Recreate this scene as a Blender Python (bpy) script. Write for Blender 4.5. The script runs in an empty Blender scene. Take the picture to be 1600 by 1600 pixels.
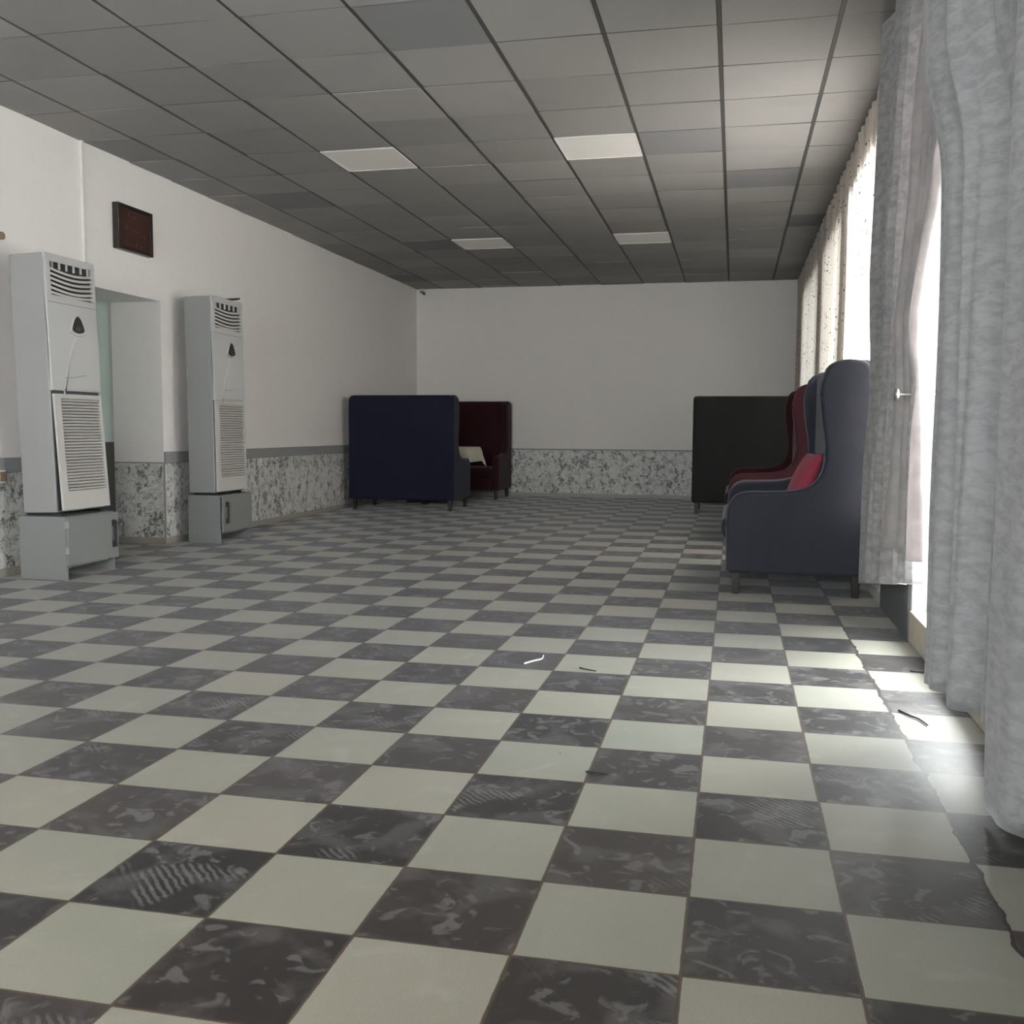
import bpy, bmesh, math, random
from mathutils import Vector, Matrix, noise as mnoise

S = bpy.context.scene
C = S.collection
PI = math.pi

# ------------------------------------------------------------------ camera, world, lights, exposure
FX, YAW, PITCH, ROLL = 1559.2, .2181, -.083, .0058
cam_d = bpy.data.cameras.new('camera'); cam = bpy.data.objects.new('camera', cam_d); C.objects.link(cam)
cam_d.sensor_fit = 'HORIZONTAL'; cam_d.sensor_width = 36; cam_d.lens = 36 * FX / 1600
cam_d.clip_start = .05; cam_d.clip_end = 200
rt = Vector((math.cos(YAW), math.sin(YAW), 0)); f0 = Vector((-math.sin(YAW), math.cos(YAW), 0)); up0 = Vector((0, 0, 1))
fw = f0 * math.cos(PITCH) + up0 * math.sin(PITCH); u2 = up0 * math.cos(PITCH) - f0 * math.sin(PITCH)
r3 = rt * math.cos(ROLL) + u2 * math.sin(ROLL); u3 = -rt * math.sin(ROLL) + u2 * math.cos(ROLL)
cam.matrix_world = Matrix(((r3.x, u3.x, -fw.x, 0), (r3.y, u3.y, -fw.y, 0), (r3.z, u3.z, -fw.z, 1.0), (0, 0, 0, 1)))
S.camera = cam
S.view_settings.view_transform = 'Standard'; S.view_settings.look = 'None'
S.view_settings.gamma = 1; S.view_settings.use_curve_mapping = False
S.view_settings.exposure = 1.6

w = bpy.data.worlds.new('overcast_sky'); S.world = w; w.use_nodes = True
bg = w.node_tree.nodes['Background']; bg.inputs[0].default_value = (.95, .96, 1, 1); bg.inputs[1].default_value = .85

def area(name, loc, sx, sz, power, col=(1, .98, .95), rot=(0, PI / 2, 0)):
    l = bpy.data.lights.new(name, 'AREA'); l.shape = 'RECTANGLE'; l.size = sx; l.size_y = sz
    l.energy = power; l.color = col
    o = bpy.data.objects.new(name, l); C.objects.link(o); o.location = loc; o.rotation_euler = rot
    return o
# daylight arriving at the window wall from outside (X is to the right of the camera)
area('daylight_near', (1.6, 4.6, 1.5), 2.6, 2.8, 215, (.96, .965, 1))
area('daylight_middle', (1.55, 7.1, 1.2), 1.9, 2.3, 175, (.98, .95, .98))
area('daylight_far', (1.55, 9.4, 1.6), 2.4, 1.9, 5, (1, .94, .91))
area('added_fill_farthest', (1.55, 12.2, 1.6), 2.4, 2.2, 3, (1, .94, .90))  # added fill that lifts the dim far curtain; no window known there
area('daylight_behind', (1.55, -2.3, 1.9), 1.9, 2.7, 720, (.96, .95, 1))

area('added_fill_rear', (-1.6, -4.7, 1.95), 3.4, 1.7, 165, (.97, .96, 1), (PI / 2, 0, 0))  # added fill behind the camera to brighten the walls; no such source known

# ------------------------------------------------------------------ helpers
def tag(o, label=None, cat=None, group=None, kind=None):
    if label: o['label'] = label
    if cat: o['category'] = cat
    if group: o['group'] = group
    if kind: o['kind'] = kind
    return o

def thing(name, label, cat, loc=(0, 0, 0), rz=0, group=None):
    o = bpy.data.objects.new(name, None); C.objects.link(o); o.empty_display_size = .1
    o.location = loc; o.rotation_euler = (0, 0, rz)
    return tag(o, label, cat, group)

def obj(name, bm, mats, parent=None, smooth=False, bevel=0, seg=2):
    me = bpy.data.meshes.new(name)
    bmesh.ops.recalc_face_normals(bm, faces=bm.faces)
    bm.to_mesh(me); bm.free()
    o = bpy.data.objects.new(name, me); C.objects.link(o)
    if not isinstance(mats, (list, tuple)): mats = [mats]
    for m in mats: me.materials.append(m)
    if smooth:
        for p in me.polygons: p.use_smooth = True
    if bevel:
        b = o.modifiers.new('bevel', 'BEVEL'); b.width = bevel; b.segments = seg; b.limit_method = 'ANGLE'; b.angle_limit = .6
        for p in me.polygons: p.use_smooth = True
        n = o.modifiers.new('wn', 'WEIGHTED_NORMAL'); n.keep_sharp = False
    if parent: o.parent = parent
    return o

def box(bm, x0, x1, y0, y1, z0, z1, mi=0):
    vs = [bm.verts.new(p) for p in ((x0, y0, z0), (x1, y0, z0), (x1, y1, z0), (x0, y1, z0), (x0, y0, z1), (x1, y0, z1), (x1, y1, z1), (x0, y1, z1))]
    for q in ((3, 2, 1, 0), (4, 5, 6, 7), (0, 1, 5, 4), (1, 2, 6, 5), (2, 3, 7, 6), (3, 0, 4, 7)):
        f = bm.faces.new([vs[i] for i in q]); f.material_index = mi
    return vs

def BX(*a):
    bm = bmesh.new(); box(bm, *a); return bm

def prism(bm, pts, axis, a, b):
    """extrude a closed 2D outline; axis 'x': pts are (y,z); 'y': pts are (x,z); 'z': (x,y)"""
    def P(p, t):
        return {'x': (t, p[0], p[1]), 'y': (p[0], t, p[1]), 'z': (p[0], p[1], t)}[axis]
    A = [bm.verts.new(P(p, a)) for p in pts]; B = [bm.verts.new(P(p, b)) for p in pts]
    n = len(pts)
    bm.faces.new(A); bm.faces.new(B[::-1])
    for i in range(n): bm.faces.new((A[i], B[i], B[(i + 1) % n], A[(i + 1) % n]))

def tube(bm, pts, r, n=8, cap=True):
    pts = [Vector(p) for p in pts]; rings = []
    for i, p in enumerate(pts):
        d = (pts[min(i + 1, len(pts) - 1)] - pts[max(i - 1, 0)]).normalized()
        s = d.cross(Vector((0, 0, 1)))
        if s.length < .01: s = d.cross(Vector((1, 0, 0)))
        s.normalize(); t = d.cross(s)
        rr = r(i / (len(pts) - 1)) if callable(r) else r
        rings.append([bm.verts.new(p + (s * math.cos(2 * PI * k / n) + t * math.sin(2 * PI * k / n)) * rr) for k in range(n)])
    for a, b in zip(rings, rings[1:]):
        for k in range(n): bm.faces.new((a[k], a[(k + 1) % n], b[(k + 1) % n], b[k]))
    if cap: bm.faces.new(rings[0]); bm.faces.new(rings[-1][::-1])

def cat_rom(P, n=6):
    out = []
    m = len(P)
    for i in range(m - 1):
        p0, p1, p2, p3 = P[max(i - 1, 0)], P[i], P[i + 1], P[min(i + 2, m - 1)]
        for k in range(n):
            t = k / n
            out.append(tuple(.5 * (2 * p1[j] + (p2[j] - p0[j]) * t + (2 * p0[j] - 5 * p1[j] + 4 * p2[j] - p3[j]) * t * t + (3 * p1[j] - p0[j] - 3 * p2[j] + p3[j]) * t ** 3) for j in range(len(p1))))
    out.append(tuple(P[-1])); return out

# ------------------------------------------------------------------ node helpers
class N:
    def __init__(s, name):
        s.m = bpy.data.materials.new(name); s.m.use_nodes = True; s.t = s.m.node_tree; s.b = s.t.nodes['Principled BSDF']; s.out = s.t.nodes['Material Output']
        s.co = s.t.nodes.new('ShaderNodeTexCoord').outputs['Object']
    def link(s, v, sock):
        if hasattr(v, 'is_linked') or isinstance(v, bpy.types.NodeSocket): s.t.links.new(v, sock)
        elif v is not None:
            if isinstance(v, (tuple, list)) and len(v) == 3 and len(sock.default_value) == 4: v = (*v, 1)
            sock.default_value = v
    def math(s, op, a, b=None, c=None):
        n = s.t.nodes.new('ShaderNodeMath'); n.operation = op
        s.link(a, n.inputs[0]); s.link(b, n.inputs[1]); s.link(c, n.inputs[2]); return n.outputs[0]
    def mix(s, f, a, b, mode='MIX'):
        n = s.t.nodes.new('ShaderNodeMix'); n.data_type = 'RGBA'; n.blend_type = mode
        s.link(f, n.inputs[0]); s.link(a, n.inputs[6]); s.link(b, n.inputs[7]); return n.outputs[2]
    def noise(s, scale, detail=3, rough=.5, dist=0, vec=None):
        n = s.t.nodes.new('ShaderNodeTexNoise'); s.t.links.new(vec or s.co, n.inputs['Vector'])
        n.inputs['Scale'].default_value = scale; n.inputs['Detail'].default_value = detail; n.inputs['Roughness'].default_value = rough; n.inputs['Distortion'].default_value = dist
        return n.outputs['Fac']
    def vor(s, scale, vec=None, feature='F1', out='Distance', rnd=1):
        n = s.t.nodes.new('ShaderNodeTexVoronoi'); n.feature = feature; s.t.links.new(vec or s.co, n.inputs['Vector']); n.inputs['Scale'].default_value = scale
        n.inputs['Randomness'].default_value = rnd
        return n.outputs[out]
    def ramp(s, f, *st):
        n = s.t.nodes.new('ShaderNodeMapRange'); s.link(f, n.inputs[0])
        for i, v in enumerate(st): n.inputs[1 + i].default_value = v
        return n.outputs[0]
    def scale(s, v, vec=None):
        n = s.t.nodes.new('ShaderNodeMapping'); s.t.links.new(vec or s.co, n.inputs[0]); n.inputs['Scale'].default_value = v; return n.outputs[0]
    def sep(s, vec=None):
        n = s.t.nodes.new('ShaderNodeSeparateXYZ'); s.t.links.new(vec or s.co, n.inputs[0]); return n.outputs
    def comb(s, x, y, z=0.0):
        n = s.t.nodes.new('ShaderNodeCombineXYZ'); s.link(x, n.inputs[0]); s.link(y, n.inputs[1]); s.link(z, n.inputs[2]); return n.outputs[0]
    def white(s, vec):
        n = s.t.nodes.new('ShaderNodeTexWhiteNoise'); s.t.links.new(vec, n.inputs['Vector']); return n.outputs['Value']
    def bump(s, h, strength=.2, dist=.01):
        n = s.t.nodes.new('ShaderNodeBump'); s.t.links.new(h, n.inputs['Height']); n.inputs['Strength'].default_value = strength; n.inputs['Distance'].default_value = dist
        s.t.links.new(n.outputs[0], s.b.inputs['Normal']); return n.outputs[0]
    def col(s, c, rough=.6, spec=.5, metal=0):
        s.link(c, s.b.inputs['Base Color']); s.link(rough, s.b.inputs['Roughness']); s.b.inputs['Specular IOR Level'].default_value = spec; s.b.inputs['Metallic'].default_value = metal
        return s

def plain(name, c, rough=.6, spec=.5, metal=0, var=.08, ns=30, bump=0):
    n = N(name); k = n.noise(ns, 3)
    c2 = tuple(x * (1 - var) for x in c); c3 = tuple(min(1, x * (1 + var)) for x in c)
    n.col(n.mix(k, c2, c3), rough, spec, metal)
    if bump: n.bump(k, bump, .005)
    return n.m

# ------------------------------------------------------------------ materials
T = 1 / 3.1316
def m_floor():
    n = N('checker_terrazzo'); x, y, z = n.sep()
    u = n.math('MULTIPLY_ADD', x, 1 / T, .2285 + 100); v = n.math('MULTIPLY_ADD', y, 1 / T, -5.586 + 100)
    fu = n.math('FLOOR', u); fv = n.math('FLOOR', v)
    par = n.math('MODULO', n.math('ADD', fu, fv), 2.0)           # 0 = dark
    rnd = n.white(n.comb(fu, fv)); rnd2 = n.white(n.comb(fv, fu, 3.0))
    off = n.comb(n.math('MULTIPLY', rnd, 40.0), n.math('MULTIPLY', rnd2, 40.0))
    va = n.t.nodes.new('ShaderNodeVectorMath'); n.t.links.new(n.co, va.inputs[0]); n.t.links.new(off, va.inputs[1]); vec = va.outputs[0]
    grain = n.noise(260, 2, .6)
    cloud = n.noise(3.2, 4, .55, 0, vec)
    smear = n.noise(6.5, 4, .5, .7, vec)
    smear2 = n.noise(13, 3, .5, 1.3, vec)
    # light tiles: grey-green terrazzo
    lt = n.mix(cloud, (.225, .226, .188), (.295, .29, .25))
    lt = n.mix(n.math('MULTIPLY', rnd, .5), lt, (.32, .29, .24))
    lt = n.mix(n.ramp(grain, .52, .68, 0, .5), lt, (.17, .18, .15))
    lt = n.mix(n.ramp(smear, .58, .75, 0, .2), lt, (.42, .41, .38))
    # dark tiles: brown-black with dried smears and shoe marks
    dk = n.mix(cloud, (.010, .009, .0087), (.026, .0225, .0215))
    dk = n.mix(n.math('MULTIPLY', rnd2, .45), dk, (.075, .06, .055))
    dk = n.mix(n.ramp(smear, .50, .62, 0, .5), dk, (.10, .093, .091))
    dk = n.mix(n.ramp(smear2, .57, .64, 0, .55), dk, (.16, .15, .148))
    # ribbed prints
    wv = n.t.nodes.new('ShaderNodeTexWave'); n.t.links.new(vec, wv.inputs['Vector']); wv.inputs['Scale'].default_value = 26; wv.inputs['Distortion'].default_value = 3; wv.bands_direction = 'DIAGONAL'
    msk = n.math('MULTIPLY', n.ramp(n.noise(4, 2, .4, 0, vec), .63, .67, 0, 1), n.ramp(wv.outputs['Fac'], .4, .7, 0, .4))
    dk = n.mix(msk, dk, (.20, .19, .19))
    base = n.mix(par, dk, lt)
    # overall dust
    base = n.mix(n.ramp(n.noise(.9, 3), .4, .7, .0, .04), base, (.34, .32, .29))
    # joints
    du = n.math('PINGPONG', u, .5); dv = n.math('PINGPONG', v, .5)
    wob = n.ramp(n.noise(30, 2), 0, 1, -.003, .006)
    g = n.math('LESS_THAN', n.math('ADD', n.math('MINIMUM', n.math('MULTIPLY', du, .85), dv), wob), .0115)
    base = n.mix(n.math('MULTIPLY', g, .9), base, (.07, .046, .032))
    # broken wide joint
    cw = n.math('ABSOLUTE', n.math('ADD', n.math('SUBTRACT', u, 102.0), n.ramp(n.noise(9, 3), .3, .7, -.03, .03)))
    g2 = n.math('LESS_THAN', cw, n.ramp(n.noise(5, 2), .3, .7, .006, .022))
    base = n.mix(g2, base, (.03, .024, .018))
    # small crumbs
    sp = n.math('LESS_THAN', n.vor(3.1), .012)
    base = n.mix(sp, base, (.03, .03, .025))
    rough = n.ramp(n.noise(4, 3, .5), .35, .7, .27, .32)
    rough = n.math('ADD', rough, n.math('MULTIPLY', g, .3))
    n.col(base, .48, .32); n.b.inputs['Sheen Weight'].default_value = .16; n.b.inputs['Sheen Roughness'].default_value = .28; n.b.inputs['Sheen Tint'].default_value = (.9, .92, 1, 1)
    h = n.math('SUBTRACT', n.math('MULTIPLY', n.noise(2.2, 2), .35), n.math('MAXIMUM', n.math('MULTIPLY', g, .3), g2))
    n.bump(h, .12, .004)
    return n.m

def wallpaper(n, x, y, z):
    cl = n.noise(7, 3, .5); fl = n.noise(16, 5, .7, 1.2)
    c = n.mix(cl, (.56, .56, .555), (.76, .76, .75))
    c = n.mix(n.ramp(fl, .48, .60, 0, .6), c, (.33, .34, .34))
    v = n.noise(13, 2, .5, .6, n.scale((1, 1, .75))); k = n.noise(48, 3, .6, 1)
    spot = n.math('MULTIPLY', n.ramp(v, .545, .60, 0, 1), n.ramp(k, .42, .54, 0, 1))
    c = n.mix(n.math('MULTIPLY', spot, .9), c, (.085, .10, .095))
    v2 = n.noise(11, 2, .5, .6, n.scale((1.1, 1.1, 1.3)))
    c = n.mix(n.math('MULTIPLY', n.ramp(v2, .56, .62, 0, .7), n.ramp(n.noise(60, 2), .45, .58, 0, 1)), c, (.20, .16, .15))
    return c
def m_wall(name, c, z_line=.69):
    n = N(name); x, y, z = n.sep()
    k = n.noise(.8, 3); p = n.mix(k, tuple(a * .95 for a in c), c)
    p = n.mix(n.ramp(n.noise(14, 4), .55, .8, 0, .1), p, (.5, .48, .45))
    below = n.math('LESS_THAN', z, z_line)
    n.col(n.mix(below, p, wallpaper(n, x, y, z)), .7, .3)
    n.bump(n.noise(60, 3), .06, .004)
    return n.m

M_floor = m_floor()
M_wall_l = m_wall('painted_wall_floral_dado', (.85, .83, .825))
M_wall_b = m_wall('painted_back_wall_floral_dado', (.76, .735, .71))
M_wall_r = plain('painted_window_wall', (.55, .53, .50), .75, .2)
M_pier = plain('grey_pier_paint', (.13, .135, .14), .6, .3)
M_curb = plain('beige_stone_sill', (.42, .38, .31), .5, .4, var=.15, ns=12)
M_rail = plain('grey_rail_paint', (.30, .31, .32), .55, .4)
M_base = plain('beige_skirting_tile', (.36, .34, .31), .45, .4)
M_white_frame = plain('white_window_frame', (.75, .75, .73), .4, .5)
def m_ceiling():
    n = N('mineral_fibre_tile'); x, y, z = n.sep()
    fu = n.math('FLOOR', n.math('MULTIPLY_ADD', x, 1 / .6, 5.208)); fv = n.math('FLOOR', n.math('MULTIPLY_ADD', y, 1 / .6, -12.09))
    r = n.white(n.comb(fu, fv)); r2 = n.white(n.comb(fv, fu, 5.0))
    c = n.mix(r, (.295, .29, .287), (.365, .355, .35))
    c = n.mix(n.math('GREATER_THAN', r2, .95), c, (.24, .24, .25))
    c = n.mix(n.ramp(n.noise(1.3, 3), .55, .75, 0, .35), c, (.24, .24, .25))
    c = n.mix(n.ramp(n.noise(220, 2), .6, .72, 0, .3), c, (.15, .15, .15))
    n.col(c, .9, .1); n.bump(n.noise(200, 2), .15, .002)
    return n.m
M_tile = m_ceiling()
M_tbar = plain('grey_ceiling_grid', (.075, .073, .070), .6, .3)
M_panel = plain('frosted_light_diffuser', (.90, .88, .85), .35, .5, var=.02)
M_panel_f = plain('white_light_frame', (.8, .8, .8), .4)
def glass():
    m = bpy.data.materials.new('window_glass'); m.use_nodes = True; t = m.node_tree; t.nodes.clear()
    o = t.nodes.new('ShaderNodeOutputMaterial'); mx = t.nodes.new('ShaderNodeMixShader'); tr = t.nodes.new('ShaderNodeBsdfTransparent'); g = t.nodes.new('ShaderNodeBsdfGlossy')
    g.inputs['Roughness'].default_value = .02; tr.inputs[0].default_value = (.95, .98, .96, 1); mx.inputs[0].default_value = .06
    t.links.new(tr.outputs[0], mx.inputs[1]); t.links.new(g.outputs[0], mx.inputs[2]); t.links.new(mx.outputs[0], o.inputs[0])
    return m
M_glass = glass()

def m_cloth(name, c1, c2, trans=.25, tc=(.6, .5, .48), rough=.8, mott=7.0, spec=.2, see=0.0, sheen=.3):
    n = N(name)
    big = n.noise(mott, 6, .62, .4, n.scale((.7, .7, 1.5))); fine = n.noise(46, 3, .6, 0, n.scale((1, 1, .35)))
    c = n.mix(n.ramp(big, .40, .60, 0, 1), c1, c2)
    c = n.mix(n.ramp(fine, .4, .7, 0, .25), c, c2)
    n.col(c, rough, spec); n.b.inputs['Sheen Weight'].default_value = sheen; n.b.inputs['Sheen Roughness'].default_value = .4
    n.bump(n.noise(160, 2), .15, .002)
    tr = n.t.nodes.new('ShaderNodeBsdfTranslucent'); n.link(n.mix(.5, c, tc), tr.inputs[0])
    mx = n.t.nodes.new('ShaderNodeMixShader'); mx.inputs[0].default_value = trans
    n.t.links.new(n.b.outputs[0], mx.inputs[1]); n.t.links.new(tr.outputs[0], mx.inputs[2])
    n.t.links.new(mx.outputs[0], n.out.inputs[0])
    return n.m
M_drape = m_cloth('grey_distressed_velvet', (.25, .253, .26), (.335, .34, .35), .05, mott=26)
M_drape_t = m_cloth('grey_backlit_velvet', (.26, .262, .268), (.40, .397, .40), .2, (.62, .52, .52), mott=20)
M_drape_b = m_cloth('pale_reverse_satin', (.36, .345, .348), (.46, .44, .445), .25, (.8, .7, .68), .45, 9, .5)
def m_sheer():
    n = N('speckled_sheer'); 
    vec = n.scale((.25, 1, 1))
    c = n.mix(n.noise(5, 3, .5, 0, vec), (.78, .70, .64), (.86, .79, .73))
    v = n.vor(30, vec); k = n.noise(34, 2, .5, 0, vec); z = n.noise(3.5, 2, .5, 0, vec)
    spot = n.math('MULTIPLY', n.math('LESS_THAN', v, .27), n.math('GREATER_THAN', n.math('ADD', k, n.math('MULTIPLY', z, .5)), .76))
    c = n.mix(spot, c, (.08, .065, .055))
    n.col(c, .8, .1)
    tr = n.t.nodes.new('ShaderNodeBsdfTranslucent'); n.link(c, tr.inputs[0])
    mx = n.t.nodes.new('ShaderNodeMixShader'); mx.inputs[0].default_value = .42
    n.t.links.new(n.b.outputs[0], mx.inputs[1]); n.t.links.new(tr.outputs[0], mx.inputs[2])
    tp = n.t.nodes.new('ShaderNodeBsdfTransparent'); m2 = n.t.nodes.new('ShaderNodeMixShader')
    n.link(n.math('MULTIPLY', n.math('SUBTRACT', 1.0, spot), .06), m2.inputs[0])
    n.t.links.new(mx.outputs[0], m2.inputs[1]); n.t.links.new(tp.outputs[0], m2.inputs[2])
    n.t.links.new(m2.outputs[0], n.out.inputs[0])
    return n.m
M_sheer = m_sheer()

def m_fabric(name, c, sheen=.1):
    n = N(name); k = n.noise(5, 4); f = n.noise(240, 2, .6)
    cc = n.mix(k, tuple(a * .8 for a in c), tuple(a * 1.2 for a in c))
    cc = n.mix(n.ramp(f, .5, .75, 0, .3), cc, tuple(a * 1.8 for a in c))
    n.col(cc, .85, .2); n.b.inputs['Sheen Weight'].default_value = sheen; n.b.inputs['Sheen Roughness'].default_value = .45
    n.bump(f, .3, .002); return n.m
M_navy = m_fabric('navy_upholstery', (.010, .012, .028))
M_navy_glare = m_fabric('glare_lifted_navy_upholstery', (.030, .032, .043), .12)  # navy lightened so the window glare haze sits in the colour
M_navy_glare_pipe = m_fabric('highlit_navy_piping', (.07, .075, .10))  # piping paler than the cloth: edge highlights painted in
M_navy_pipe = m_fabric('navy_piping', (.022, .027, .055))
M_red = m_fabric('burgundy_upholstery', (.030, .007, .010))
M_redpipe = m_fabric('burgundy_piping', (.05, .015, .022))
M_black = m_fabric('near_black_upholstery', (.022, .022, .022), .15)
M_rose = m_fabric('rose_red_cushion', (.30, .045, .075), .1)
M_leg = plain('dark_wooden_leg', (.018, .014, .012), .4, .5)
M_linen = plain('cream_tablecloth', (.66, .61, .52), .8, .2)
M_ac = plain('shaded_grey_white_enamel', (.29, .295, .298), .38, .5, var=.03, ns=4)  # cabinet darker than the off-white front: side shade put into the colour
M_ac_f = plain('pale_plastic_front', (.50, .505, .51), .30, .5, var=.02, ns=4)
M_ac_g = plain('cream_plastic_grille', (.52, .51, .495), .4, .5, var=.03)
M_dark = plain('dark_plastic', (.02, .02, .022), .4, .5)
M_duct = plain('duct_shadow_grey', (.07, .07, .072), .7, .3)
M_ped = plain('grey_laminate', (.22, .228, .23), .45, .4, var=.04)
M_ped_in = plain('raw_cabinet_inside', (.20, .11, .06), .7, .2)
M_chrome = plain('brushed_metal', (.5, .48, .44), .42, .5, 1)
M_brown = plain('brown_lacquer', (.055, .020, .014), .35, .5, var=.25, ns=9)
M_brown_d = plain('dark_frame_wood', (.022, .014, .012), .35, .5)
M_gold = plain('faded_gold_mark', (.16, .07, .03), .5, .4)
M_door_dark = plain('charcoal_door_panel', (.060, .064, .063), .5, .4)
M_green = plain('pale_green_glazing', (.42, .52, .49), .35, .5, var=.05, ns=3)
M_white_p = plain('white_switch_plastic', (.75, .75, .73), .35)
M_tan_p = plain('brown_round_plate', (.26, .17, .12), .5)
M_black_w = plain('black_twig', (.02, .017, .015), .7)
M_white_s = plain('white_thread', (.8, .8, .78), .7)
M_asph = plain('pale_paving', (.5, .5, .48), .9, .1)

# ------------------------------------------------------------------ structure
XL, XR, YB, YN, H = -4.73, .845, 14.6, -4.0, 3.087
OY0, OY1, OZ, XD = 6.35, 7.65, 2.05, -5.2

bm = bmesh.new(); box(bm, -5.45, 1.02, YN - .2, YB + .2, -.1, 0)
tag(obj('floor', bm, M_floor), kind='structure')
bm = bmesh.new(); box(bm, 1.02, 9, -12, 24, -.35, -.15)
tag(obj('ground', bm, M_asph), kind='structure')

bm = bmesh.new()
box(bm, XD, XL, YN, OY0, 0, H + .1); box(bm, XD, XL, OY1, YB + .2, 0, H + .1); box(bm, XD, XL, OY0, OY1, OZ, H + .1)
tag(obj('wall_left', bm, M_wall_l), kind='structure')
bm = bmesh.new(); box(bm, XL, 1.0, YB, YB + .2, 0, H + .1)
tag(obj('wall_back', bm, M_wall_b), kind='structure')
bm = bmesh.new(); box(bm, XD, 1.0, YN - .2, YN, 0, 1.1); box(bm, XD, 1.0, YN - .2, YN, 2.8, H + .1); box(bm, XD, -3.3, YN - .2, YN, 1.1, 2.8); box(bm, .1, 1.0, YN - .2, YN, 1.1, 2.8)  # opening cut for the added rear fill
tag(obj('wall_near', bm, M_wall_l), kind='structure')

WIN = [(-3.6, -1.0, .95, 2.75), (3.65, 5.0, .15, 2.75), (6.0, 8.25, .45, 2.75), (8.65, 10.4, .45, 2.75), (11.1, 13.4, .45, 2.75)]  # last opening added to let fill reach the dim far curtain
bm = bmesh.new()
XO = 1.0
box(bm, XR, XO, YN - .2, YB + .2, 2.75, H + .1)
prev = YN - .2
for (a, b, z0, z1) in WIN:
    box(bm, XR, XO, prev, a, 0, 2.75); box(bm, XR, XO, a, b, 0, z0 - (.02 if z0 < .2 else 0)); prev = b
box(bm, XR, XO, prev, YB + .2, 0, 2.75)
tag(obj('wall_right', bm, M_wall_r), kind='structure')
# dark painted skirt on the pier behind the tied drape
tag(obj('trim_1', BX(XR - .012, XR, 5.04, 5.95, 0, .75), M_pier), kind='structure')
# stone curb in front of the long windows
for nm, (a, b) in (('trim_2', (-3.3, -.2)), ('trim_3', (-.2, 5.0))):
    bm = bmesh.new(); box(bm, XR - .012, XO - .04, a, b, 0, .15)
    tag(obj(nm, bm, M_curb, bevel=.006), kind='structure')
for i, (a, b, z0, z1) in enumerate(WIN):
    wn = thing('window_%d' % (i + 1), None, None, (XO - .04, a, z0)); wn['kind'] = 'structure'
    W = b - a; Hh = z1 - z0; nb = max(1, round(W / 1.1))
    bm = bmesh.new(); t = .05
    box(bm, -.03, .03, 0, W, 0, t); box(bm, -.03, .03, 0, W, Hh - t, Hh)
    for k in range(nb + 1):
        y = (W - t) * k / nb; box(bm, -.03, .03, y, y + t, t, Hh - t)
    tag(obj('window_frame', bm, M_white_frame, wn, bevel=.004))
    obj('window_pane', BX(-.004, .004, t, W - t, t, Hh - t), M_glass, wn)

wn = thing('window_%d' % (len(WIN) + 1), None, None, (-3.3, YN - .12, 1.1)); wn['kind'] = 'structure'  # unseen rear window, added for the rear fill to pass through
bm = bmesh.new(); box(bm, 0, 3.4, -.03, .03, 0, .05); box(bm, 0, 3.4, -.03, .03, 1.65, 1.7)
for k in range(4): box(bm, 3.35 * k / 3, 3.35 * k / 3 + .05, -.03, .03, .05, 1.65)
obj('window_frame', bm, M_white_frame, wn, bevel=.004); obj('window_pane', BX(.05, 3.35, -.004, .004, .05, 1.65), M_glass, wn)

# left wall rail, skirting
for nm, (a, b) in (('trim_4', (YN, OY0)), ('trim_5', (OY1, YB))):
    tag(obj(nm, BX(XL, XL + .018, a, b, .69, .79), M_rail, bevel=.003), kind='structure')
tag(obj('trim_6', BX(XL, XR, YB - .012, YB, .69, .712), M_rail, bevel=.002), kind='structure')
tag(obj('trim_7', BX(XD, XL, OY1 - .008, OY1, .69, .70), M_rail), kind='structure')
tag(obj('trim_8', BX(XL - .002, XL + .008, OY1 - .008, OY1 + .008, 0.05, .69), M_rail), kind='structure')
bm = bmesh.new(); box(bm, XL, XL + .014, YN, OY0, 0, .055); box(bm, XL, XL + .014, OY1 - .014, YB, 0, .055); box(bm, XD, XL, OY1 - .014, OY1, 0, .055)
tag(obj('baseboard_left', bm, M_base, bevel=.003), kind='structure')
tag(obj('baseboard_back', BX(XL + .014, XR, YB - .014, YB, 0, .055), M_base, bevel=.003), kind='structure')

# closed door in the deep opening: charcoal lower panel, pale green upper glazing
d = thing('door_1', None, None, (XD - .06, OY0, 0)); d['kind'] = 'structure'
obj('lower_panel', BX(0, .06, 0, OY1 - OY0, 0, .87), M_door_dark, d, bevel=.004)
obj('upper_glazing', BX(.01, .04, 0, OY1 - OY0, .87, OZ + .05), M_green, d)
tag(obj('wall_corridor', BX(-5.45, -5.27, OY0 - .3, OY1 + .3, 0, 2.5), M_wall_r), kind='structure')

# ceiling: backing plus individually settled tiles in one mesh, openings where the lamps are
LIGHTS = [(0, 0), (3, 0), (0, 6), (3, 6)]
rng = random.Random(4)
bm = bmesh.new()
box(bm, XD, 1.0, YN - .2, YB + .2, H + .012, H + .1, 1)
for c in range(-3, 7):
    for r in range(-19, 13):
        if (c, r) in LIGHTS: continue
        x0, x1 = (c - 5.208) * .6 + .013, (c + 1 - 5.208) * .6 - .013
        y0, y1 = (r + 12.09) * .6 + .005, (r + 13.09) * .6 - .005
        x0 = max(x0, XL); x1 = min(x1, XR); y1 = min(y1, YB); y0 = max(y0, YN)
        if x1 - x0 < .02 or y1 - y0 < .02: continue
        dz = [rng.uniform(-.0035, .0035) for _ in range(4)]
        zb = H + rng.uniform(-.001, .003)
        vs = box(bm, x0, x1, y0, y1, zb, H + .013, 0)
        for k in range(4): vs[k].co.z += dz[k]
tag(obj('ceiling', bm, [M_tile, M_tbar]), kind='structure')
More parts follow.
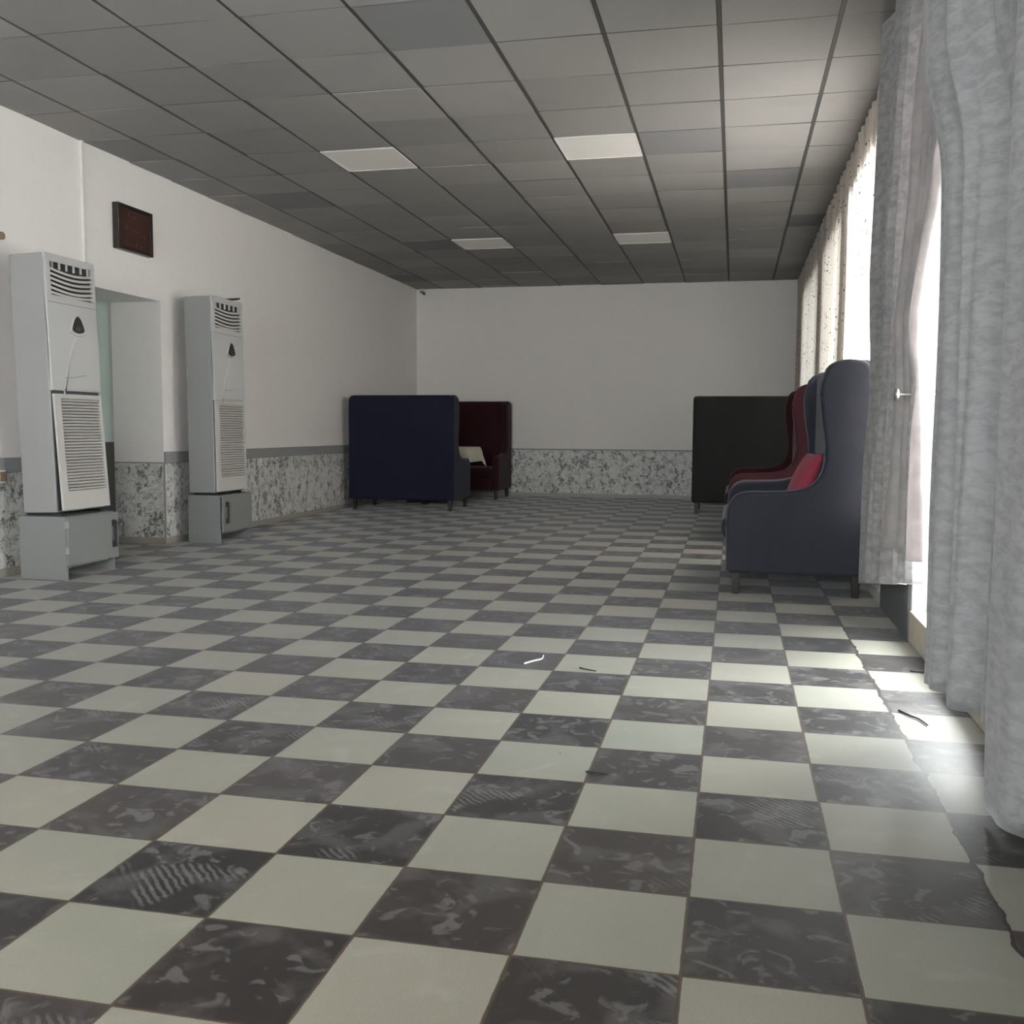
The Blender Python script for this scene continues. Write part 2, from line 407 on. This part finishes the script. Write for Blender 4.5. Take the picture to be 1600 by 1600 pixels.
# metal grid runners
bm = bmesh.new()
for c in range(-2, 7):
    x = (c - 5.208) * .6; box(bm, x - .0100, x + .0100, YN, YB, H + .002, H + .010)
for r in range(-26, 5):
    y = (r + 12.09) * .6
    if YN < y < YB: box(bm, XL, XR, y - .003, y + .003, H + .003, H + .009)
for r in range(-19, 13):
    pass
tag(obj('trim_9', bm, M_tbar), kind='structure')
nm_l = {(0, 0): 'square ceiling light panel, nearer one of the left pair', (3, 0): 'square ceiling light panel, largest and nearest the curtains',
        (0, 6): 'small-looking far ceiling light panel, left of the far pair', (3, 6): 'small-looking far ceiling light panel, right of the far pair'}
for (c, r) in LIGHTS:
    x0, y0 = (c - 5.208) * .6, (r + 12.09) * .6
    t = thing('ceiling_light', nm_l[(c, r)], 'ceiling light', (x0 + .3, y0 + .3, H - .004), group='unlit square light panels in the ceiling grid')
    bm = bmesh.new(); e = .292; q = .014
    box(bm, -e, e, -e, -e + q, -.003, .014); box(bm, -e, e, e - q, e, -.003, .014); box(bm, -e, -e + q, -e + q, e - q, -.003, .014); box(bm, e - q, e, -e + q, e - q, -.003, .014)
    obj('frame', bm, M_panel_f, t)
    obj('diffuser', BX(-e + q, e - q, -e + q, e - q, .0, .012), M_panel, t)

# ------------------------------------------------------------------ curtains
def sheet(name, yf, yn, xm, amp, folds, z0, z1=H - .004, nu=160, nv=50, seed=0, sharp=1.0, mat=None, parent=None, thick=.002, hem=.0):
    """hanging cloth. yf(v), yn(v): far / near edge along Y at height fraction v (0 top..1 bottom)"""
    bm = bmesh.new(); rg = random.Random(seed); ph = rg.uniform(0, 6)
    rows = []
    for j in range(nv + 1):
        v = j / nv; row = []
        for i in range(nu + 1):
            u = i / nu
            uu = u + .35 / folds * math.sin(2 * PI * u * 1.7 + ph) + .12 / folds * math.sin(2 * PI * u * folds * .37 + ph * 2)
            s = math.sin(2 * PI * folds * uu + ph + .5 * math.sin(v * 2.2 + u * 5))
            s = math.copysign(abs(s) ** sharp, s)
            a = amp(v, u) if callable(amp) else amp
            zz = z0(u) if callable(z0) else z0
            y = yf(v) + (yn(v) - yf(v)) * u + .25 * a * math.cos(2 * PI * folds * uu * 1.0 + ph + 1)
            x = (xm(v, u) if callable(xm) else xm) + a * s + .25 * a * math.sin(2 * PI * folds * 2.3 * uu + ph * 3 + v * 1.5)
            x += .006 * mnoise.noise(Vector((y * 3, v * 5, seed)))
            z = z1 + (zz - z1) * v + (hem * math.sin(u * 9 + seed) if v > .9 else 0)
            row.append(bm.verts.new((x, y, z)))
        rows.append(row)
    for a, b in zip(rows, rows[1:]):
        for i in range(nu): bm.faces.new((a[i], b[i], b[i + 1], a[i + 1]))
    o = obj(name, bm, mat, parent, smooth=True)
    if thick:
        m = o.modifiers.new('s', 'SOLIDIFY'); m.thickness = thick; m.offset = 0
    return o

def lerp(v, P):
    for (a, x), (b, y) in zip(P, P[1:]):
        if v <= b:
            t = (v - a) / (b - a); t = t * t * (3 - 2 * t); return x + (y - x) * t
    return P[-1][1]

# speckled sheers behind the sofas
tag(sheet('sheer_curtain', lambda v: 14.5, lambda v: 10.45, .820, .014, 17, .10, seed=3, mat=M_sheer, nu=420, nv=12, thick=0),
    'dim beige curtain against the wall at the far corner', 'curtain', 'speckled sheer curtains')
tag(sheet('sheer_curtain', lambda v: 10.42, lambda v: 8.4, .820, .015, 10, .10, seed=5, mat=M_sheer, nu=300, nv=12, thick=0),
    'narrow bright sheer curtain between the dim beige one and the brightest one', 'curtain', 'speckled sheer curtains')
tag(sheet('sheer_curtain', lambda v: 8.36, lambda v: 5.85, .820, .015, 12, .10, seed=8, mat=M_sheer, nu=340, nv=12, thick=0),
    'brightest cream sheer curtain, next to the grey tied-back drape', 'curtain', 'speckled sheer curtains')
tag(sheet('sheer_curtain', lambda v: -.6, lambda v: -3.9, .820, .015, 18, .10, seed=9, mat=M_sheer, nu=420, nv=12, thick=0),
    'cream sheer curtain over the window behind the viewer', 'curtain', 'speckled sheer curtains')

# tied-back grey drape
dr = thing('tied_drape', 'grey mottled drape held back by a metal knob beside the bright gap', 'curtain', (0, 0, 0))
far = lambda v: lerp(v, [(0, 5.7), (.5, 5.74), (.68, 5.78), (1, 5.82)])
near = lambda v: lerp(v, [(0, 3.45), (.28, 3.68), (.42, 3.93), (.63, 4.36), (.8, 4.3), (1, 4.22)])
ampf = lambda v, u: lerp(v, [(0, .035), (.4, .045), (.64, .022), (.8, .04), (1, .045)])
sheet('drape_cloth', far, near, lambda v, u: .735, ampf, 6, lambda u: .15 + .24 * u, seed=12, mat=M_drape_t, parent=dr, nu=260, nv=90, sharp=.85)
# reversed hem sweeping over the front
hf = lambda v: lerp(v, [(0, 4.0), (.40, 4.32), (.72, 4.62), (1, 4.62)])
hn = lambda v: lerp(v, [(0, 3.56), (.40, 3.86), (.70, 4.34), (1, 4.02)])
sheet('turned_hem', hf, hn, lambda v, u: lerp(v, [(0, .68), (.6, .675), (.74, .70), (1, .67)]) + .02 * u, lambda v, u: .018, 1.2, .50, seed=4, mat=M_drape_b, parent=dr, nu=40, nv=70, hem=.006)

hb = thing('curtain_holdback', 'small round metal holdback knob on a rod at the tied grey drape', 'curtain holdback', (XR, 4.36, 1.15))
bm = bmesh.new(); tube(bm, [(0, 0, 0), (-.19, 0, 0)], .005, 8); obj('rod', bm, M_chrome, hb, smooth=True)
bm = bmesh.new(); tube(bm, [(-.212, 0, 0), (-.210, 0, 0), (-.205, 0, 0), (-.195, 0, 0), (-.190, 0, 0), (-.186, 0, 0)], lambda t: [.004, .016, .026, .027, .020, .006][min(5, int(round(t * 5)))], 20); obj('knob', bm, M_chrome, hb, smooth=True)

tag(sheet('grey_drape', lambda v: lerp(v, [(0, 3.92), (.28, 3.72), (.42, 3.50), (.6, 3.46), (1, 3.48)]), lambda v: 2.83, lambda v, u: lerp(v, [(0, .615), (.3, .65), (.45, .69), (1, .69)]), lambda v, u: lerp(v, [(0, .03), (.4, .05), (1, .05)]), 1.6, .17, seed=21, mat=M_drape, nu=120, nv=60, sharp=.8),
    'grey mottled drape hanging straight, just right of the bright gap', 'curtain', 'straight grey drapes')
tag(sheet('grey_drape', lambda v: 2.77, lambda v: .35, .70, lambda v, u: .045, 7.5, lambda u: .02, seed=33, mat=M_drape, nu=300, nv=60, sharp=.85),
    'nearest grey mottled drape with deep folds at the right edge of the photo', 'curtain', 'straight grey drapes')

# ------------------------------------------------------------------ sofas (local: x to the side, +y is front, back at y=0)
FRONT = [(.2, 1.395), (.265, 1.35), (.30, 1.22), (.285, 1.05), (.262, .9), (.268, .78), (.32, .68), (.43, .635), (.60, .625), (.72, .62), (.785, .585), (.82, .50), (.82, .3), (.815, .13)]
SIDE = cat_rom([(0.0, .13), (0.0, .7), (.0, 1.25), (.03, 1.375), (.11, 1.403)] + FRONT, 4)
def make_sofa(W, mat, pipe, label, group, loc, rz):
    t = thing('wingback_sofa', label, 'sofa', loc, rz, group)
    for s in (-1, 1):
        bm = bmesh.new(); a = s * W / 2; prism(bm, SIDE, 'x', a, a - s * .10)
        o = obj('wing_arm', bm, mat, t, bevel=.028, seg=3)
        bm = bmesh.new(); tube(bm, [(a - s * .012, y, z) for y, z in cat_rom(FRONT[1:], 4)], .0055, 6)
        obj('piping', bm, pipe, o, smooth=True)
    bm = bmesh.new(); box(bm, -W / 2 + .03, W / 2 - .03, .004, .17, .13, 1.402)
    obj('backrest', bm, mat, t, bevel=.035, seg=4)
    # tufted inner back cushion
    bm = bmesh.new(); box(bm, -W / 2 + .1, W / 2 - .1, .165, .22, .45, 1.36)
    bmesh.ops.subdivide_edges(bm, edges=bm.edges, cuts=5, use_grid_fill=True)
    obj('back_cushion', bm, mat, t, bevel=.02)
    obj('seat_base', BX(-W / 2 + .1, W / 2 - .1, .1, .80, .13, .33), mat, t, bevel=.02)
    obj('seat_cushion', BX(-W / 2 + .103, W / 2 - .103, .2, .855, .33, .46), mat, t, bevel=.045, seg=4)
    for sx in (-1, 1):
        for y in (.06, .76):
            bm = bmesh.new(); x = sx * (W / 2 - .06)
            vs = box(bm, x - .028, x + .028, y - .028, y + .028, 0, .14)
            for k in range(4): vs[k].co.x = x + (vs[k].co.x - x) * .65; vs[k].co.y = y + (vs[k].co.y - y) * .65
            obj('leg', bm, M_leg, t, bevel=.003)
    return t
make_sofa(1.34, M_navy, M_navy_pipe, 'high-backed navy sofa seen from behind at the left of the cloth-covered table', 'high-backed restaurant sofas', (-3.955, 11.55, 0), 0)
make_sofa(1.36, M_red, M_redpipe, 'high-backed burgundy sofa facing the room behind the cloth-covered table', 'high-backed restaurant sofas', (-3.90, 14.48, 0), PI)
make_sofa(1.25, M_black, M_navy_pipe, 'high-backed black sofa seen from behind on the right against the back wall', 'high-backed restaurant sofas', (.14, 12.1, 0), 0)
near_sofa = make_sofa(1.42, M_navy_glare, M_navy_glare_pipe, 'large navy wingback sofa with rounded wing beside the grey tied-back drape', 'high-backed restaurant sofas', (.788, 6.88, 0), PI / 2)
make_sofa(1.42, M_red, M_redpipe, 'burgundy wingback sofa half hidden behind the large navy wingback sofa', 'high-backed restaurant sofas', (.785, 9.65, 0), PI / 2)

near_sofa.scale = (1, 1, 1.012)
# cushion leaning on the near sofa's back
bm = bmesh.new()
bmesh.ops.create_grid(bm, x_segments=16, y_segments=16, size=.225)
top = list(bm.verts)
g2 = bmesh.ops.duplicate(bm, geom=bm.verts[:] + bm.edges[:] + bm.faces[:])
for vset, s in ((top, 1), ([v for v in g2['geom'] if isinstance(v, bmesh.types.BMVert)], -1)):
    for v in vset:
        x, y = v.co.x / .225, v.co.y / .225
        v.co.z = s * .065 * max(0, (1 - x * x) * (1 - y * y)) ** .45
        k = 1 - .06 * (1 - abs(x)) * (abs(y)) - .06 * (1 - abs(y)) * abs(x); v.co.x *= k; v.co.y *= k
bmesh.ops.remove_doubles(bm, verts=bm.verts, dist=.001)
cu = tag(obj('throw_cushion', bm, M_rose, smooth=True), 'rose red cushion leaning in the seat of the large navy wingback sofa', 'cushion')
cu.location = (.455, 6.98, .645); cu.rotation_euler = (0, math.radians(-68), math.radians(8))

# ------------------------------------------------------------------ table with cloth
tb = thing('booth_table', 'small dining table between the navy and burgundy sofas, under a cream cloth', 'table', (-3.99, 12.88, 0))
obj('tabletop', BX(-.60, .60, -.36, .36, .72, .75), M_leg, tb, bevel=.004)
bm = bmesh.new(); tube(bm, [(0, 0, .03), (0, 0, .72)], .04, 16); obj('pedestal', bm, M_leg, tb, smooth=True)
bm = bmesh.new(); box(bm, -.32, .32, -.035, .035, 0, .03); box(bm, -.035, .035, -.26, .26, 0, .0305); obj('base', bm, M_leg, tb, bevel=.004)
bm = bmesh.new(); nx, ny = 56, 40; gx, gy = .80, .56
vg = []
for j in range(ny + 1):
    row = []
    for i in range(nx + 1):
        a = -gx + 2 * gx * i / nx; b = -gy + 2 * gy * j / ny
        ox = max(0, abs(a) - .607); oy = max(0, abs(b) - .367)
        x = math.copysign(min(abs(a), .607), a); y = math.copysign(min(abs(b), .367), b)
        dn = math.hypot(ox, oy) if ox and oy else ox + oy
        z = .754 - dn
        flare = .12 * dn + (.012 * math.sin(b * 24) * min(1, ox * 8) if ox else 0) + (.012 * math.sin(a * 22) * min(1, oy * 8) if oy else 0)
        if ox: x += math.copysign(flare + (.22 * min(ox, oy)), a)
        if oy: y += math.copysign(flare + (.22 * min(ox, oy)), b)
        row.append(bm.verts.new((x, y, z)))
    vg.append(row)
for a, b in zip(vg, vg[1:]):
    for i in range(nx): bm.faces.new((a[i], a[i + 1], b[i + 1], b[i]))
cl = obj('tablecloth', bm, M_linen, smooth=True); cl.location = (-3.99, 12.88, 0)
m = cl.modifiers.new('s', 'SOLIDIFY'); m.thickness = .003; m.offset = 1
tag(cl, 'cream tablecloth with a hanging pointed corner between the navy and burgundy sofas', 'tablecloth')

# ------------------------------------------------------------------ floor-standing air conditioners on pedestals
# local frame: origin at near (low-Y) back corner on the floor; x out of the wall (front at x=.3), y along the wall
def make_ac(label, loc, W, D, z0, z1, tilt, mz):
    t = thing('air_conditioner', label, 'air conditioner', loc, 0, 'tall floor-standing air conditioners by the left wall')
    H_ = z1 - z0
    zg = H_ * .475                                   # top of the intake grille
    # body, open duct mouth left at the top front
    bm = bmesh.new(); box(bm, 0, D - .02, 0, W, 0, H_)
    obj('cabinet', bm, M_ac, t, bevel=.008)
    # front cover with rounded vertical edges (frame around outlet)
    oz0, oz1, oy0, oy1 = H_ - .265, H_ - .045, .045, W - .03
    bm = bmesh.new(); x0, x1 = D - .022, D
    box(bm, x0, x1, 0, W, zg, oz0); box(bm, x0, x1, 0, W, oz1, H_); box(bm, x0, x1, 0, oy0, oz0, oz1); box(bm, x0, x1, oy1, W, oz0, oz1)
    bmesh.ops.remove_doubles(bm, verts=bm.verts, dist=.0005)
    fc = obj('front_cover', bm, M_ac_f, t, bevel=.004)
    obj('seam', BX(x1 - .001, x1 + .0008, .0, W, oz0 - .045, oz0 - .0425), M_duct, fc)
    # outlet
    obj('outlet_duct', BX(D - .0215, D - .018, oy0 - .002, oy1 + .002, oz0 - .002, oz1 + .002), M_dark, t)
    for k in range(6):
        z = oz0 + .018 + k * .030; bm = bmesh.new(); nn = 12; A = []
        for i in range(nn + 1):
            u = i / nn; y = oy0 + (oy1 - oy0) * u; sag = -.022 * math.sin(PI * u) * (1 if k else .6)
            A.append((y, z + sag + .012, x1 + .010 * math.sin(PI * u)))
        vs = []
        for (y, zz, xx) in A:
            vs.append([bm.verts.new((xx - .014, y, zz)), bm.verts.new((xx, y, zz - .004)), bm.verts.new((xx - .001, y, zz - .019)), bm.verts.new((xx - .012, y, zz - .012))])
        for a, b in zip(vs, vs[1:]):
            for q in range(4): bm.faces.new((a[q], a[(q + 1) % 4], b[(q + 1) % 4], b[q]))
        bm.faces.new(vs[0]); bm.faces.new(vs[-1][::-1])
        obj('louvre', bm, M_ac_g, t, smooth=False)
    for k in range(6):
        y = oy0 + .03 + k * (oy1 - oy0 - .06) / 5
        obj('vane', BX(x1 - .018, x1 - .004, y - .002, y + .004, oz1 - .045, oz1 - .002), M_ac_g, t)
    # triangular display
    tri = cat_rom([(0, .062), (.022, .046), (.044, .004), (.040, -.014), (0, -.024), (-.040, -.014), (-.044, .004), (-.022, .046), (0, .062)], 5)[:-1]
    cy, cz = W * .56, oz0 - .195
    bm = bmesh.new(); prism(bm, [(cy + a * 1.65, cz + b * 1.6 - .010) for a, b in tri], 'x', x1 - .002, x1 + .012); o = obj('display_rim', bm, M_ac_g, t, bevel=.004)
    bm = bmesh.new(); prism(bm, [(cy + a * 1.35, cz + b * 1.35) for a, b in tri], 'x', x1 + .005, x1 + .0135); obj('display', bm, M_dark, o, bevel=.001)
    bm = bmesh.new(); prism(bm, [(cy + a * .7, cz + b * .55 - .004) for a, b in tri if b < .03], 'x', x1 + .012, x1 + .0140); obj('screen', bm, M_duct, o)
    # raised sail-shaped lower field of the cover
    sail = cat_rom([(cy - .02, cz - .05), (W * .40, cz - .16), (W * .285, cz - .31), (W * .235, cz - .44), (W * .225, zg + .012)], 8)
    bm = bmesh.new(); pts = sail + [(W - .012, zg + .012), (W - .012, cz - .05)]
    prism(bm, pts, 'x', x1 - .002, x1 + .011); sf = obj('raised_field', bm, M_ac_f, t, bevel=.005)
    bm = bmesh.new(); tube(bm, [(x1 + .0112, a, b) for a, b in [(W * .232, zg + .085), (W * .45, zg + .09), (W * .60, zg + .105), (W * .66, zg + .107)]], .0012, 5)
    obj('seam', bm, M_duct, sf)
    # dark recess above grille, then the ribbed grille panel
    obj('grille_recess', BX(x1 - .024, x1 - .012, .008, W - .008, .012, zg - .002), M_duct, t)
    g = bpy.data.objects.new('intake_grille', None)
    bm = bmesh.new(); e = .005; gb = .012; gt = zg - (.022 if tilt else .002)
    ry0, ry1, rz0, rz1 = .065, W - .03, .135, gt - .03
    xx0, xx1 = 0, .016
    box(bm, xx0, xx1, e, ry0, gb, gt); box(bm, xx0, xx1, ry1, W - e, gb, gt); box(bm, xx0, xx1, ry0, ry1, gb, rz0); box(bm, xx0, xx1, ry0, ry1, rz1, gt)
    nr = 30; st = (rz1 - rz0) / nr
    for k in range(nr):
        z = rz0 + k * st
        prism(bm, [(0.002, z + st * .95), (.002, z + st * .12), (.009, z + st * .12), (.016, z + st * .35), (.014, z + st * .65)], 'y', ry0, ry1)
    g = obj('intake_grille', bm, M_ac_g, t)
    g.location = (x1 - .010 + (.0 if tilt else 0), 0, 0)
    if tilt:
        # loose panel: pivots about its top edge, bottom pushed outwards
        g.rotation_euler = (0, -tilt, 0)
        g.location = (x1 - .010 + math.sin(tilt) * gt, 0, gt * (1 - math.cos(tilt)))
    t.location.z = z0; t.rotation_euler = (0, -mz, 0)
    return t

def make_pedestal(label, loc, W, D, h, handle_far, ajar):
    t = thing('ac_pedestal', label, 'cabinet', loc, 0, 'grey pedestal cabinets under the air conditioners')
    th = .018
    bm = bmesh.new(); box(bm, 0, D, 0, th, 0, h); box(bm, 0, D, W - th, W, 0, h); box(bm, 0, D, th, W - th, h - th, h); box(bm, 0, .012, th, W - th, 0, h - th); box(bm, .012, D - .04, th, W - th, .07, .088)
    obj('carcass', bm, M_ped, t, bevel=.002)
    obj('shelf_board', BX(.02, D - .03, th + .002, W - th - .002, .089, .10), M_ped_in, t)
    dr_ = bmesh.new()
    if handle_far:
        box(dr_, 0, .017, 0, W - .004, .095, h - .006)
        o = obj('door', dr_, M_ped, t, bevel=.0015); o.location = (D + .001, .002, 0); o.rotation_euler = (0, 0, -ajar)
        hy = W - .06
    else:
        box(dr_, 0, .017, -(W - .01), 0, .095, h - .006)
        o = obj('door', dr_, M_ped, t, bevel=.0015); o.location = (D + .001, W - .003, 0); o.rotation_euler = (0, 0, ajar)
        hy = -(W - .065)
    zc = (h + .095) / 2 + .01
    bm = bmesh.new(); box(bm, .017, .030, hy - .014, hy + .014, zc + .05, zc + .095); box(bm, .017, .030, hy - .014, hy + .014, zc - .095, zc - .05); box(bm, .030, .042, hy - .011, hy + .011, zc - .09, zc + .09)
    obj('handle', bm, M_dark, o, bevel=.003)
    if handle_far:
        for z in (.17, .34): obj('hinge', BX(-.004, .019, -.008, .006, z, z + .045), M_chrome, o, bevel=.002)
    # packing strips lifting the unit
    for y in (.05, W - .07): obj('spacer', BX(.03, D - .06, y, y + .03, h, h + .018), M_dark, t)
    return t
make_pedestal('grey cabinet with dark handle at its far side, under the nearest air conditioner', (-4.56, 5.655, 0), .52, .345, .415, True, .03)
make_ac('tall air conditioner nearest the camera, its ribbed grille hanging loose', (-4.53, 5.665, 0), .50, .268, .433, 2.10, math.radians(1.9), math.radians(1.7))
make_pedestal('grey cabinet with dark handle at its near side, under the farther air conditioner', (-4.60, 7.80, 0), .55, .30, .415, False, .02)
make_ac('tall air conditioner beyond the doorway with its grille closed', (-4.59, 7.81, 0), .53, .265, .433, 2.11, 0, math.radians(.6))
bm = bmesh.new(); tube(bm, [(-4.50, 8.24, 2.126), (-4.45, 8.27, 2.135), (-4.38, 8.30, 2.142), (-4.36, 8.33, 2.150)], lambda t: .012 - .004 * t, 8)
tag(obj('remote_control', bm, M_dark), 'small dark elongated object lying on top of the farther air conditioner', 'small object')

# ------------------------------------------------------------------ things on the walls
p = thing('wall_plaque', 'square dark brown framed plaque with faint gold marks, high on the left wall', 'wall plaque', (XL, 7.01, 2.38))
W_, H_ = .47, .35
bm = bmesh.new(); q = .03; dd = .055
box(bm, 0, dd, 0, q, 0, H_); box(bm, 0, dd, W_ - q, W_, 0, H_); box(bm, 0, dd, q, W_ - q, 0, q); box(bm, 0, dd, q, W_ - q, H_ - q, H_)
obj('frame', bm, M_brown_d, p, bevel=.004)
obj('panel', BX(0, .042, q, W_ - q, q, H_ - q), M_brown, p)
pl = [o for o in bpy.data.objects if o.parent == p and o.name.startswith('panel')][0]
for (y, z, a, b) in ((.15, .27, .012, .030), (.20, .265, .030, .010), (.24, .262, .008, .02), (.12, .18, .014, .016), (.10, .17, .03, .005), (.19, .165, .10, .004), (.23, .158, .05, .003), (.25, .055, .02, .014), (.32, .05, .008, .018), (.37, .13, .006, .02)):
    obj('gold_mark', BX(.042, .0435, y, y + a, z, z + b), M_gold, pl)
tag(obj('cable_trunking', BX(XL, XL + .022, 6.63, 6.655, OZ, H), M_white_frame, bevel=.002), 'thin vertical white cable cover running from ceiling above the nearest air conditioner', 'cable cover')
bm = bmesh.new(); tube(bm, [(XL, 5.79, 2.245), (XL + .012, 5.79, 2.245), (XL + .014, 5.79, 2.245)], lambda t: .026 if t < .9 else .020, 20)
tag(obj('round_wall_plate', bm, M_tan_p), 'small round brown plate on the left wall above the nearest air conditioner', 'wall plate')
def sw(label, y, z, w, h, m2):
    t = thing('wall_socket', label, 'socket', (XL, y, z))
    obj('plate', BX(0, .024, 0, w, 0, h), M_white_p, t, bevel=.003)
    obj('rocker', BX(.024, .030, w * .45, w * .92, h * .12, h * .88), m2, t, bevel=.002)
sw('small white switch just under the grey rail right of the farther air conditioner', 9.35, .61, .06, .08, M_white_p)
sw('white and brown socket under the grey rail at the left edge of the photo', 5.62, .625, .11, .085, M_tan_p)

cc = thing('security_camera', 'small security camera in the far left corner under the ceiling', 'security camera', (-4.62, YB - .06, H))
bm = bmesh.new(); tube(bm, [(0, 0, 0), (0, 0, -.03)], .028, 14); obj('mount', bm, M_white_p, cc, smooth=True)
bm = bmesh.new(); tube(bm, [(-.03, .02, -.035), (.035, -.03, -.075)], .022, 14); obj('housing', bm, M_ped, cc)
bm = bmesh.new(); tube(bm, [(.035, -.03, -.075), (.043, -.036, -.080)], .018, 14); obj('lens', bm, M_dark, cc)

# ------------------------------------------------------------------ litter on the floor
def twig(name, label, pts, r, m, cat='twig'):
    bm = bmesh.new(); tube(bm, cat_rom([(x, y, r + .0005 + (z if len(p_) > 2 else 0)) for p_ in pts for (x, y, z) in [(*p_, 0)[:3]]], 4), lambda t: r * (1 - .4 * t), 6)
    tag(obj(name, bm, m, smooth=True), label, cat)
twig('thread', 'curled white thread on a dark tile left of the black twig', [(-.85, 4.10), (-.82, 4.16), (-.795, 4.20), (-.80, 4.27)], .004, M_white_s, 'thread')
twig('twig', 'short straight black twig on a pale tile in mid floor', [(-.61, 4.08), (-.58, 4.06), (-.535, 4.04)], .0035, M_black_w)
twig('twig', 'bent black twig lying on the pale tile by the window curb', [(.598, 3.72), (.625, 3.66), (.65, 3.62), (.665, 3.55)], .004, M_black_w)
twig('twig', 'thin dark twig at the edge of a dark tile, front middle of the floor', [(-.40, 2.825), (-.37, 2.82), (-.335, 2.815)], .003, M_black_w)
twig('twig', 'thin dark sliver on the floor near the foot of the bright gap', [(.74, 4.36), (.79, 4.35), (.83, 4.34)], .003, M_black_w)
